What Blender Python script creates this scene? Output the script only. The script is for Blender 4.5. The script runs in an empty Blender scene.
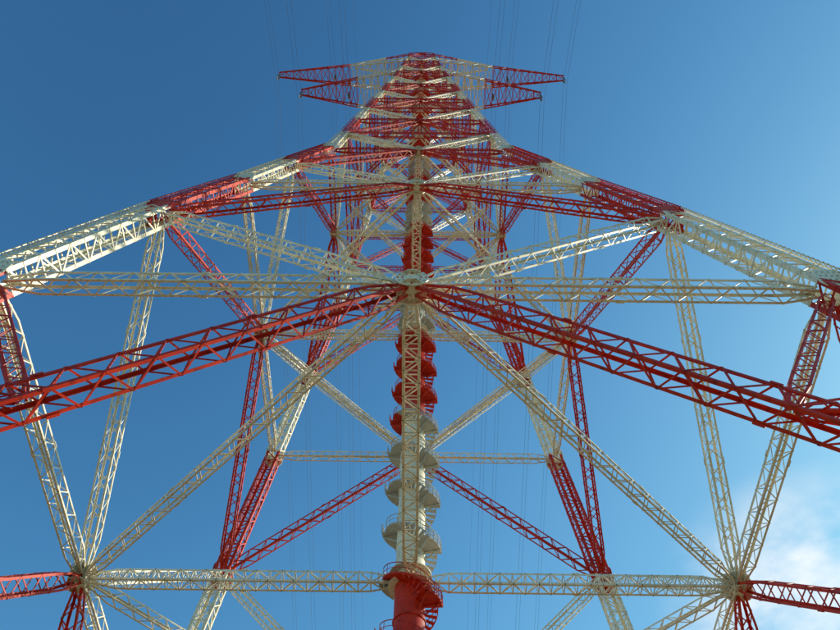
import bpy, math, random
from mathutils import Vector, Matrix
random.seed(4)
S=29.2; CZ=1.6
scene=bpy.context.scene
def V(*a): return Vector(a)

# ------------------------------------------------------------- materials
def paint(name, base, dark, rough=0.5, rust=(0.22,0.10,0.045), rustamt=0.5, spec=.5):
    m=bpy.data.materials.new(name); m.use_nodes=True
    nt=m.node_tree; N=nt.nodes; L=nt.links
    bs=N["Principled BSDF"]
    tc=N.new("ShaderNodeTexCoord")
    n1=N.new("ShaderNodeTexNoise"); n1.inputs["Scale"].default_value=0.35; n1.inputs["Detail"].default_value=6
    n2=N.new("ShaderNodeTexNoise"); n2.inputs["Scale"].default_value=3.2; n2.inputs["Detail"].default_value=8
    L.new(tc.outputs["Object"],n1.inputs["Vector"]); L.new(tc.outputs["Object"],n2.inputs["Vector"])
    r1=N.new("ShaderNodeValToRGB"); r1.color_ramp.elements[0].position=.3; r1.color_ramp.elements[1].position=.62
    r1.color_ramp.elements[0].color=(*dark,1); r1.color_ramp.elements[1].color=(*base,1)
    L.new(n1.outputs["Fac"],r1.inputs["Fac"])
    r2=N.new("ShaderNodeValToRGB"); r2.color_ramp.elements[0].position=.52; r2.color_ramp.elements[1].position=.68
    r2.color_ramp.elements[0].color=(0,0,0,1); r2.color_ramp.elements[1].color=(rustamt,)*3+(1,)
    L.new(n2.outputs["Fac"],r2.inputs["Fac"])
    mx=N.new("ShaderNodeMixRGB"); L.new(r2.outputs["Color"],mx.inputs["Fac"]); L.new(r1.outputs["Color"],mx.inputs["Color1"])
    mx.inputs["Color2"].default_value=(*rust,1)
    L.new(mx.outputs["Color"],bs.inputs["Base Color"])
    bs.inputs["Roughness"].default_value=rough
    bs.inputs["Specular IOR Level"].default_value=spec
    return m
RED=paint("red_paint",(0.66,0.034,0.006),(0.44,0.016,0.005),.5,(0.12,0.012,0.008),.6,.3)
WHT=paint("white_paint",(0.85,0.78,0.60),(0.68,0.61,0.43),.42,(0.33,0.22,0.10),.55,.45)
STEEL=paint("galvanised_steel",(0.50,0.49,0.44),(0.36,0.35,0.32),.4,(0.25,0.2,0.15),.3)
GLASS=paint("insulator_porcelain",(0.10,0.05,0.04),(0.07,0.035,0.03),.3)
WIRE=paint("aluminium_conductor",(0.13,0.14,0.15),(0.10,0.105,0.11),.6)
CONC=paint("concrete",(0.38,0.36,0.33),(0.28,0.27,0.25),.9,(0.18,0.17,0.15),.5)
MATS=[RED,WHT,STEEL,GLASS,WIRE,CONC]
R_,W_,S_,G_,C_,K_=range(6)

class MB:
    def __init__(s): s.v=[]; s.f=[]; s.m=[]
    def prof(s,p0,p1,prof,u,w,mat,caps=True):
        i=len(s.v); n=len(prof)
        for p in (p0,p1):
            for a,b in prof:
                s.v.append((p.x+u.x*a+w.x*b,p.y+u.y*a+w.y*b,p.z+u.z*a+w.z*b))
        for k in range(n):
            k2=(k+1)%n
            s.f.append((i+k,i+k2,i+n+k2,i+n+k)); s.m.append(mat)
        if caps:
            s.f.append(tuple(i+k for k in reversed(range(n)))); s.m.append(mat)
            s.f.append(tuple(i+n+k for k in range(n))); s.m.append(mat)
    def bar(s,p0,p1,t,mat,t2=None,up=None,caps=False):
        d=p1-p0
        if d.length<1e-4: return
        d.normalize()
        if up is None or abs(up.dot(d))>.98: up=V(0,0,1) if abs(d.z)<.9 else V(1,0,0)
        u=d.cross(up).normalized(); w=d.cross(u)
        t2=t2 or t; a=t/2; b=t2/2
        s.prof(p0,p1,[(-a,-b),(a,-b),(a,b),(-a,b)],u,w,mat,caps)
    def tube(s,p0,p1,r,mat,n=12,r1=None,caps=True):
        d=(p1-p0).normalized(); up=V(0,0,1) if abs(d.z)<.9 else V(1,0,0)
        u=d.cross(up).normalized(); w=d.cross(u)
        r1=r if r1 is None else r1; i=len(s.v)
        for p,rr in ((p0,r),(p1,r1)):
            for k in range(n):
                a=2*math.pi*k/n; s.v.append(tuple(p+u*math.cos(a)*rr+w*math.sin(a)*rr))
        for k in range(n):
            k2=(k+1)%n; s.f.append((i+k,i+k2,i+n+k2,i+n+k)); s.m.append(mat)
        if caps:
            s.f.append(tuple(i+k for k in reversed(range(n)))); s.m.append(mat)
            s.f.append(tuple(i+n+k for k in range(n))); s.m.append(mat)
    def path(s,pts,r,mat,n=4):
        i=len(s.v); m=len(pts)
        for j,p in enumerate(pts):
            d=(pts[min(j+1,m-1)]-pts[max(j-1,0)]).normalized()
            up=V(0,0,1) if abs(d.z)<.9 else V(1,0,0)
            u=d.cross(up).normalized(); w=d.cross(u)
            for k in range(n):
                a=2*math.pi*k/n+.78; s.v.append(tuple(p+u*math.cos(a)*r+w*math.sin(a)*r))
        for j in range(m-1):
            for k in range(n):
                k2=(k+1)%n; a=i+j*n; s.f.append((a+k,a+k2,a+n+k2,a+n+k)); s.m.append(mat)
    def slab(s,pts,th,mat,nrm):
        i=len(s.v); n=len(pts)
        for q in (-.5,.5):
            for p in pts: s.v.append(tuple(p+nrm*th*q))
        for k in range(n):
            k2=(k+1)%n; s.f.append((i+k,i+k2,i+n+k2,i+n+k)); s.m.append(mat)
        s.f.append(tuple(i+k for k in reversed(range(n)))); s.m.append(mat)
        s.f.append(tuple(i+n+k for k in range(n))); s.m.append(mat)
    def rings(s,rg,mat,ch,lc,lacing=True,batten=False):
        """rg: list of 4-corner rings -> angle-section chords + zigzag lacing"""
        for j in range(len(rg)-1):
            A,B=rg[j],rg[j+1]
            for c in range(4):
                d=(B[c]-A[c]).normalized()
                u=(A[(c+1)%4]-A[c]); u-=d*u.dot(d); u.normalize()
                w=(A[(c-1)%4]-A[c]); w-=d*w.dot(d); w-=u*w.dot(u); w.normalize()
                t=ch*.14
                s.prof(A[c],B[c],[(0,0),(ch,0),(ch,t),(t,t),(t,ch),(0,ch)],u,w,mat,caps=(j in(0,len(rg)-2)))
                c2=(c+1)%4
                if lacing:
                    nrm=d.cross(u)
                    if (j+c)%2: s.bar(A[c],B[c2],lc,mat,lc*.45,up=nrm)
                    else: s.bar(A[c2],B[c],lc,mat,lc*.45,up=nrm)
                    if batten: s.bar(A[c],A[c2],lc*.9,mat,lc*.45,up=nrm)
    def truss(s,p0,p1,n,hw,hh,mat,ch=.2,lc=.11,pitch=None,taper=True,batten=False,e0=0,e1=0):
        d=p1-p0; Lg=d.length; d.normalize()
        p0=p0+d*e0; p1=p1-d*e1; Lg=(p1-p0).length
        n=(n-d*n.dot(d)).normalized(); m=d.cross(n).normalized()
        pitch=pitch or 2*hh*1.0
        k=max(4,int(round(Lg/pitch)))
        rg=[]
        for j in range(k+1):
            x=Lg*j/k; f=1
            if taper:
                e=min(x,Lg-x)/(hh*4.0); f=min(1,.5+.5*e)
            c=p0+d*x; a=m*hw*f; b=n*hh*f
            rg.append([c-a-b,c+a-b,c+a+b,c-a+b])
        s.rings(rg,mat,ch,lc,batten=batten)
        # splice plates where member sections are bolted together
        if Lg>14 and mat in(R_,W_):
            q=max(1,int(Lg/11))
            for z in range(1,q):
                r=rg[int(k*z/q)]
                for c in range(4):
                    ce=(r[0]+r[2])/2; o=(r[c]-ce).normalized()*-.03
                    s.bar(r[c]+o-d*.3,r[c]+o+d*.3,ch*.8,mat,ch*.8,up=n,caps=True)
    def build(s,name,parent=None):
        me=bpy.data.meshes.new(name); me.from_pydata(s.v,[],s.f)
        for m in MATS: me.materials.append(m)
        me.polygons.foreach_set("material_index",s.m); me.update()
        o=bpy.data.objects.new(name,me); scene.collection.objects.link(o)
        if parent: o.parent=parent
        return o

# ------------------------------------------------------------- tower geometry
prof=[(-CZ/S,1.235),(0.37,1.172),(1.55,1.0),(2.357,.877),(3.063,.757),(3.703,.657),(4.4,.545),
      (4.95,.505),(5.5,.47),(6.05,.435),(6.6,.40),(7.15,.365),(7.7,.333),(8.3,.30),(8.85,.27),(9.4,.24),(9.95,.215),(10.45,.19),(10.95,.17)]
Z=[z*S+CZ for z,_ in prof]; A=[a*S for _,a in prof]
def colour(i):   # band between level i and i+1 ; A-B red (i=1)
    return R_ if i%2==1 else W_
corners=[(-1,-1),(1,-1),(1,1),(-1,1)]
def cor(i,c): return V(corners[c][0]*A[i],corners[c][1]*A[i],Z[i])
def mid(i,c):
    return (cor(i,c)+cor(i,(c+1)%4))/2
fn=[V(0,-1,0),V(1,0,0),V(0,1,0),V(-1,0,0)]

tower=bpy.data.objects.new("transmission_tower",None); scene.collection.objects.link(tower)
NL=len(prof)
# legs
leg=MB()
for c in range(4):
    sx,sy=corners[c]
    for i in range(NL-1):
        h0=[1.15,1.15,1.1,1.05,1.0,.95,.9][min(i,6)]*(1 if i<6 else max(.35,.85-.045*(i-6)))
        h1=[1.15,1.1,1.05,1.0,.95,.9,.85][min(i,6)]*(1 if i<6 else max(.35,.85-.045*(i-5)))
        p0,p1=cor(i,c),cor(i+1,c); Lg=(p1-p0).length
        k=max(4,int(round(Lg/1.9)))
        rg=[]
        for j in range(k+1):
            t=j/k; p=p0.lerp(p1,t); h=h0+(h1-h0)*t
            rg.append([p+V(-h,-h,0),p+V(h,-h,0),p+V(h,h,0),p+V(-h,h,0)])
        leg.rings(rg,colour(i),.38 if i<6 else .3,.155 if i<6 else .13,batten=True)
        # climbing ladder on the outer corner
        if i<12:
            q=V(-sy,sx,0).normalized()
            a0=p0+V(sx,sy,0)*(h0+.18); a1=p1+V(sx,sy,0)*(h1+.18)
            for e in(-.28,.28): leg.bar(a0+q*e,a1+q*e,.09,colour(i))
            kk=int(Lg/.55)
            for j in range(kk):
                p=a0.lerp(a1,j/kk); leg.bar(p-q*.42,p+q*.42,.07,colour(i))
                if j%6==0: leg.bar(p,p-V(sx,sy,0)*.3,.09,colour(i))
    # gusset plates on legs
    for i in range(1,7):
        p=cor(i,c)
        for f in (c,(c-1)%4):
            n=fn[f]; t=V(-n.y,n.x,0)
            pr=[(-1.3,-.6),(-.8,-1.3),(.8,-1.3),(1.3,-.6),(1.3,.6),(.8,1.3),(-.8,1.3),(-1.3,.6)]
            leg.slab([p+n*(1.17-.03*i)+t*a*.95+V(0,0,b*1.1) for a,b in pr],.06,R_ if i in(1,3,5) else W_,n)
            for bx in(-.8,-.4,0,.4,.8):
                for bz in(-.9,-.3,.3,.9):
                    q=p+n*(1.22-.03*i)+t*bx+V(0,0,bz); leg.bar(q,q+n*.06,.09,S_,caps=True)
leg.build("legs",tower)

# bracing lower body (K panels A..F)
br=MB()
def nodeplates(p,n,mat,s=1.35,off=.72):
    t=V(-n.y,n.x,0)
    pr=[(math.cos(math.pi*(k+.5)/6)*s,math.sin(math.pi*(k+.5)/6)*s) for k in range(12)]
    for o in(-off,off): br.slab([p+n*o+t*a+V(0,0,b) for a,b in pr],.07,mat,n)
    for o in(-off,off): br.slab([p+V(0,0,o)+V(a,b,0)*.92 for a,b in pr],.07,mat,V(0,0,1))
    br.tube(p-V(0,0,off),p+V(0,0,off),.45,mat,10)
    for o in(-off-.07,off+.07):
        for r_ in (.55,.82):
            for k in range(12):
                a=2*math.pi*k/12
                q=p+n*o+t*math.cos(a)*s*r_+V(0,0,math.sin(a)*s*r_)
                br.bar(q-n*.04,q+n*.04,.1,R_ if k%3==0 else S_,caps=True)
                q=p+V(0,0,o)+V(math.cos(a),math.sin(a),0)*s*r_*.9
                br.bar(q-V(0,0,.04),q+V(0,0,.04),.1,S_,caps=True)
for i in (2,4,6):      # mid nodes at B,D,F
    sc={2:1.0,4:.9,6:.8}[i]
    hmat=W_ if i<6 else R_
    ax=V(0,0,Z[i])
    for f in range(4):
        n=fn[f]; M=mid(i,f)
        a,b=f,(f+1)%4
        for c in(a,b):
            br.truss(M,cor(i,c),n,.64*sc,.64*sc,hmat,.18,.09,pitch=1.25,e0=.6,e1=.8)
            br.truss(M,cor(i-1,c),n,.76*sc,.76*sc,R_,.21,.11,pitch=1.3,e0=.7,e1=.8)
            nxt=cor(i+1,c)
            br.truss(M,nxt,n,.64*sc,.64*sc,colour(i),.18,.09,pitch=1.3,e0=.7,e1=.8)
            if i==2:
                D0=M.lerp(cor(1,c),.52); 
                br.truss(cor(2,c),D0,n,.5,.5,R_,.15,.08,pitch=1.1,e0=1.2,e1=.5)
                br.truss(cor(1,c).lerp(cor(2,c),.48),D0,n,.5,.5,R_,.15,.08,pitch=1.1,e0=.8,e1=.4)
        nodeplates(M,n,W_ ,1.2*sc,.74*sc)
        # plan bracing: diamond + spokes to the shaft
        br.truss(M,mid(i,b),V(0,0,1),.53*sc,.53*sc,W_,.155,.085,pitch=1.05,e0=1,e1=1)
        br.truss(M,ax,V(0,0,1),.66*sc,.6*sc,W_,.19,.1,pitch=1.15,e0=.8,e1=1.2,batten=True)
# upper body
for i in range(6,NL-1):
    s=.55 if i<10 else .45
    for f in range(4):
        n=fn[f]; a,b=f,(f+1)%4
        m=colour(i)
        if i%2==0:
            for c in(a,b): 
                br.truss(mid(i,f),cor(i+1,c),n,s,s,m,.18,.09,pitch=1.25)
        else:
            for c in(a,b): br.truss(cor(i,c),mid(i+1,f),n,s,s,m,.18,.09,pitch=1.25)
        br.truss(cor(i+1,a),cor(i+1,b),n,s,s,m if i%2 else R_,.18,.09,pitch=1.2)
        br.truss(mid(i+1,f),mid(i+1,b),V(0,0,1),s*.8,s*.8,m,.15,.08,pitch=1.2)
        if i%2==1 or i>10:
            br.truss(mid(i+1,f),V(0,0,Z[i+1]),V(0,0,1),s*.8,s*.8,m,.15,.08,pitch=1.2)
br.build("lattice_bracing",tower)

# central lift shaft + spiral stair
sh=MB()
Rr=1.34
bands=[(0,Z[2],R_)]+[(Z[i],Z[i+1],colour(i)) for i in range(2,NL-1)]
for z0,z1,m in bands:
    n=max(1,int(round((z1-z0)/4.2)))
    for k in range(n):
        a=z0+(z1-z0)*k/n; b=z0+(z1-z0)*(k+1)/n
        sh.tube(V(0,0,a),V(0,0,b-.12),Rr,m,32,caps=False)
        sh.tube(V(0,0,b-.12),V(0,0,b),Rr+.09,m,32)       # bolted flange
for i in (2,4,6):
    for o in (-.62,.62): sh.tube(V(0,0,Z[i]+o-.05),V(0,0,Z[i]+o+.05),Rr+.6,W_,32)
shaft=sh.build("lift_shaft",tower)
for p in shaft.data.polygons:
    p.use_smooth = len(p.vertices)==4
st=MB()
pitch=6.0; per=28; ro=2.45; ri=1.36
def bandmat(z):
    for z0,z1,m in bands:
        if z0<=z<z1: return S_ if m==W_ else m
    return R_
zt=Z[-3]; nst=int((zt-3)/pitch*per)
P=lambda r,aa,zz:V(r*math.cos(aa),r*math.sin(aa),zz)
dA=2*math.pi/per
for k in range(nst):
    z=1.5+pitch*k/per; a=-dA*k+.6; m=bandmat(z)
    a2=a-dA*.72
    c0,s0,c1,s1=math.cos(a),math.sin(a),math.cos(a2),math.sin(a2)
    st.slab([V(ri*c0,ri*s0,z),V(ro*c0,ro*s0,z),V(ro*c1,ro*s1,z),V(ri*c1,ri*s1,z)],.05,m,V(0,0,1))
    an=a-dA; zn=z+pitch/per
    st.bar(P(ro+.02,a,z-.03),P(ro+.02,an,zn-.03),.04,m,.2)
    st.bar(P(ro,a,z+1.15),P(ro,an,zn+1.15),.06,m); st.bar(P(ro,a,z+.6),P(ro,an,zn+.6),.04,m)
    if k%2==0: st.bar(P(ro,a,z),P(ro,a,z+1.15),.045,m)
    if k%per in(3,17):
        aw=[a-j*dA for j in range(6)]
        pts=[P(ri,q,z-.08) for q in aw]+[P(ro+.42,q,z-.08) for q in reversed(aw)]
        st.slab(pts,.06,m,V(0,0,1))
        for q0,q1 in zip(aw[:-1],aw[1:]):
            for hz in(.05,.4,.75,1.1): st.bar(P(ro+.42,q0,z+hz),P(ro+.42,q1,z+hz),.05,m)
        for q in aw: st.bar(P(ro+.42,q,z-.08),P(ro+.42,q,z+1.1),.06,m)
        for q in (aw[1],aw[4]):
            st.bar(P(ri-.1,q,z-1.1),P(ro+.3,q,z-.14),.12,m); st.bar(P(ri,q,z-.16),P(ro+.4,q,z-.16),.1,m)
st.build("spiral_staircase",tower)

# cross-arms
ar=MB(); ins=MB()
def arm(zb,ht,tip,wr,mat,mat2,k=14,ch=.32,lc=.17,tipw=1.1):
    for sx in(-1,1):
        rg=[]
        x0=wr
        for j in range(k+1):
            t=j/k; x=sx*(x0+(tip-x0)*t); w=wr*(1-t)+tipw*t; h=ht*(1-t)+.9*t
            zz=zb+ (ht*.12)*t
            rg.append([V(x,-w,zz),V(x,w,zz),V(x,w,zz+h),V(x,-w,zz+h)])
        half=k*4//9
        ar.rings(rg[:half+1],mat,ch,lc,batten=True); ar.rings(rg[half:],mat2,ch,lc,batten=True)
ZA,ZB2,ZC=8.95*S,10.1*S,10.95*S
def Aat(z):
    for i in range(NL-1):
        if Z[i]<=z<=Z[i+1]: return A[i]+(A[i+1]-A[i])*(z-Z[i])/(Z[i+1]-Z[i])
    return A[-1]
arm(ZA,7,1.45*S,Aat(ZA),W_,R_,ch=.42,lc=.22)
arm(ZB2,7.5,1.92*S,Aat(ZB2),W_,R_,k=18,ch=.42,lc=.22)
arm(ZC-1.5,4,.95*S,A[-1],R_,W_,k=9,ch=.3,lc=.16)
for c in range(4):
    ar.bar(cor(NL-1,c),V(0,0,Z[-1]+4),.25,R_)
ar.build("cross_arms",tower)
phases=[]
def string(x,z,L=6.5):
    for y in(-.5,.5):
        ins.bar(V(x,y,z),V(x,y,z-L),.07,S_)
        for j in range(18):
            zz=z-.7-j*(L-1.2)/18
            ins.tube(V(x,y,zz),V(x,y,zz-.16),.28,G_,8,r1=.08)
    ins.bar(V(x,-.7,z-L),V(x,.7,z-L),.2,S_)
    phases.append((x,z-L))
for sx in(-1,1):
    string(sx*1.43*S,ZA+.6); string(sx*.86*S,ZA+.3)
    string(sx*1.90*S,ZB2+.7); string(sx*1.15*S,ZB2+.3)
ins.build("insulator_strings",tower)
# foundations
fo=MB()
for c in range(4):
    p=cor(0,c)
    fo.prof(V(p.x,p.y,-1),V(p.x,p.y,.9),[(-3,-2.4),(-2.4,-3),(2.4,-3),(3,-2.4),(3,2.4),(2.4,3),(-2.4,3),(-3,2.4)],V(1,0,0),V(0,1,0),K_)
    fo.prof(V(p.x,p.y,.9),V(p.x,p.y,1.35),[(-1.9,-1.9),(1.9,-1.9),(1.9,1.9),(-1.9,1.9)],V(1,0,0),V(0,1,0),K_)
fo.tube(V(0,0,-1),V(0,0,.7),4.2,K_,32)
fo.build("concrete_footings",tower)

# conductors
def line(x,z,span,sag,r,dirs=(1,-1)):
    mb=MB()
    for sg in dirs:
        pts=[]
        for j in range(81):
            t=(j/80)**1.6; y=sg*span*t
            pts.append(V(x,y,z-4*sag*t*(1-t)))
        mb.path(pts,r,C_,4)
    return mb
for pi_,(x,z) in enumerate(phases):
    mb=MB()
    for dx in(-.7,.7):
        q=line(x+dx,z,2300,165+pi_*2.5,.045); o=len(mb.v); mb.v+=q.v; mb.f+=[tuple(k+o for k in f) for f in q.f]; mb.m+=q.m
    mb.build("power_line")
for sx in(-1,1): line(sx*.94*S,ZC-1.2,2300,150,.04).build("power_line")

# ------------------------------------------------------------- ground
import bmesh
me=bpy.data.meshes.new("ground"); bm=bmesh.new()
rad=[0,20,45,80,130,220,400,800,1600,3500,9000,20000]; prevr=None
for r in rad:
    if r==0: cur=[bm.verts.new((0,0,0))]
    else: cur=[bm.verts.new((r*math.cos(2*math.pi*k/64),r*math.sin(2*math.pi*k/64),0)) for k in range(64)]
    if prevr:
        for k in range(64):
            if len(prevr)==1: bm.faces.new((prevr[0],cur[k],cur[(k+1)%64]))
            else: bm.faces.new((prevr[k],cur[k],cur[(k+1)%64],prevr[(k+1)%64]))
    prevr=cur
bm.to_mesh(me); bm.free()
gm=bpy.data.materials.new("dry_grass_and_soil"); gm.use_nodes=True
nt=gm.node_tree; Nn=nt.nodes; Ll=nt.links; bs=Nn["Principled BSDF"]
tc=Nn.new("ShaderNodeTexCoord"); no=Nn.new("ShaderNodeTexNoise"); no.inputs["Scale"].default_value=.12; no.inputs["Detail"].default_value=10
rp=Nn.new("ShaderNodeValToRGB"); rp.color_ramp.elements[0].position=.42; rp.color_ramp.elements[1].position=.62
rp.color_ramp.elements[0].color=(.28,.22,.13,1); rp.color_ramp.elements[1].color=(.13,.12,.05,1)
Ll.new(tc.outputs["Object"],no.inputs["Vector"]); Ll.new(no.outputs["Fac"],rp.inputs["Fac"]); Ll.new(rp.outputs["Color"],bs.inputs["Base Color"])
bs.inputs["Roughness"].default_value=.95
me.materials.append(gm); go=bpy.data.objects.new("ground",me); scene.collection.objects.link(go)

# ------------------------------------------------------------- light
EL=27; AZ=66   # azimuth clockwise from +Y
el,az=math.radians(EL),math.radians(AZ)
sd=V(math.sin(az)*math.cos(el),math.cos(az)*math.cos(el),math.sin(el))
sl=bpy.data.lights.new("sun","SUN"); sl.energy=5; sl.angle=math.radians(.5); sl.color=(1,.90,.70)
so=bpy.data.objects.new("sun",sl); scene.collection.objects.link(so)
so.rotation_euler=sd.to_track_quat('Z','Y').to_euler(); so.location=(100,0,100)
w=bpy.data.worlds.new("World"); scene.world=w; w.use_nodes=True
nt=w.node_tree; N=nt.nodes; L=nt.links; bg=N["Background"]
sky=N.new("ShaderNodeTexSky"); sky.sky_type='NISHITA'; sky.sun_disc=False
sky.sun_elevation=el; sky.sun_rotation=az; sky.air_density=1.0; sky.dust_density=.7; sky.ozone_density=2.0
gam=N.new("ShaderNodeGamma"); gam.inputs[1].default_value=1.75; L.new(sky.outputs[0],gam.inputs[0])
tint=N.new("ShaderNodeMixRGB"); tint.blend_type='MULTIPLY'; tint.inputs[0].default_value=1; tint.inputs["Color2"].default_value=(.88,1.42,1.25,1)
L.new(gam.outputs[0],tint.inputs["Color1"])
# film-like shoulder on the sky radiance: c*K/(c+K)
K=(6,11,13)
ad=N.new("ShaderNodeVectorMath"); ad.operation='ADD'; ad.inputs[1].default_value=K; L.new(tint.outputs[0],ad.inputs[0])
dv=N.new("ShaderNodeVectorMath"); dv.operation='DIVIDE'; L.new(tint.outputs[0],dv.inputs[0]); L.new(ad.outputs[0],dv.inputs[1])
ml=N.new("ShaderNodeVectorMath"); ml.operation='MULTIPLY'; ml.inputs[1].default_value=K; L.new(dv.outputs[0],ml.inputs[0])
tc=N.new("ShaderNodeTexCoord")
mp=N.new("ShaderNodeMapping"); mp.inputs["Scale"].default_value=(2.2,2.2,4); mp.inputs["Rotation"].default_value=(0,.5,.3)
no=N.new("ShaderNodeTexNoise"); no.inputs["Scale"].default_value=3.0; no.inputs["Detail"].default_value=9; no.inputs["Roughness"].default_value=.55
L.new(tc.outputs["Generated"],mp.inputs["Vector"]); L.new(mp.outputs["Vector"],no.inputs["Vector"])
rp=N.new("ShaderNodeValToRGB"); rp.color_ramp.elements[0].position=.36; rp.color_ramp.elements[1].position=.60
L.new(no.outputs["Fac"],rp.inputs["Fac"])
dp=N.new("ShaderNodeVectorMath"); dp.operation='DOT_PRODUCT'; L.new(tc.outputs["Generated"],dp.inputs[0])
dp.inputs[1].default_value=V(.48,.70,.54).normalized()
mr=N.new("ShaderNodeMapRange"); mr.inputs[1].default_value=.978; mr.inputs[2].default_value=.998; mr.inputs[3].default_value=.0; mr.inputs[4].default_value=1; mr.interpolation_type='SMOOTHSTEP'
L.new(dp.outputs["Value"],mr.inputs[0])
mu=N.new("ShaderNodeMath"); mu.operation='MULTIPLY'; L.new(rp.outputs["Color"],mu.inputs[0]); L.new(mr.outputs[0],mu.inputs[1])
mx=N.new("ShaderNodeMixRGB"); L.new(mu.outputs[0],mx.inputs["Fac"]); L.new(ml.outputs[0],mx.inputs["Color1"]); mx.inputs["Color2"].default_value=(8.4,8.9,9.2,1)
L.new(mx.outputs["Color"],bg.inputs["Color"]); bg.inputs["Strength"].default_value=.115

# ------------------------------------------------------------- camera
cd=bpy.data.cameras.new("camera"); cam=bpy.data.objects.new("camera",cd); scene.collection.objects.link(cam)
cd.sensor_width=36; cd.lens=36*720/840; cd.clip_end=60000
cam.location=(.6,-1.757*S,CZ)
Rm=Matrix.Rotation(math.radians(90+61.8),4,'X')@Matrix.Rotation(math.radians(.7),4,'Z')
cam.rotation_euler=Rm.to_euler(); scene.camera=cam
scene.view_settings.view_transform='Standard'; scene.view_settings.look='None'; scene.view_settings.exposure=0
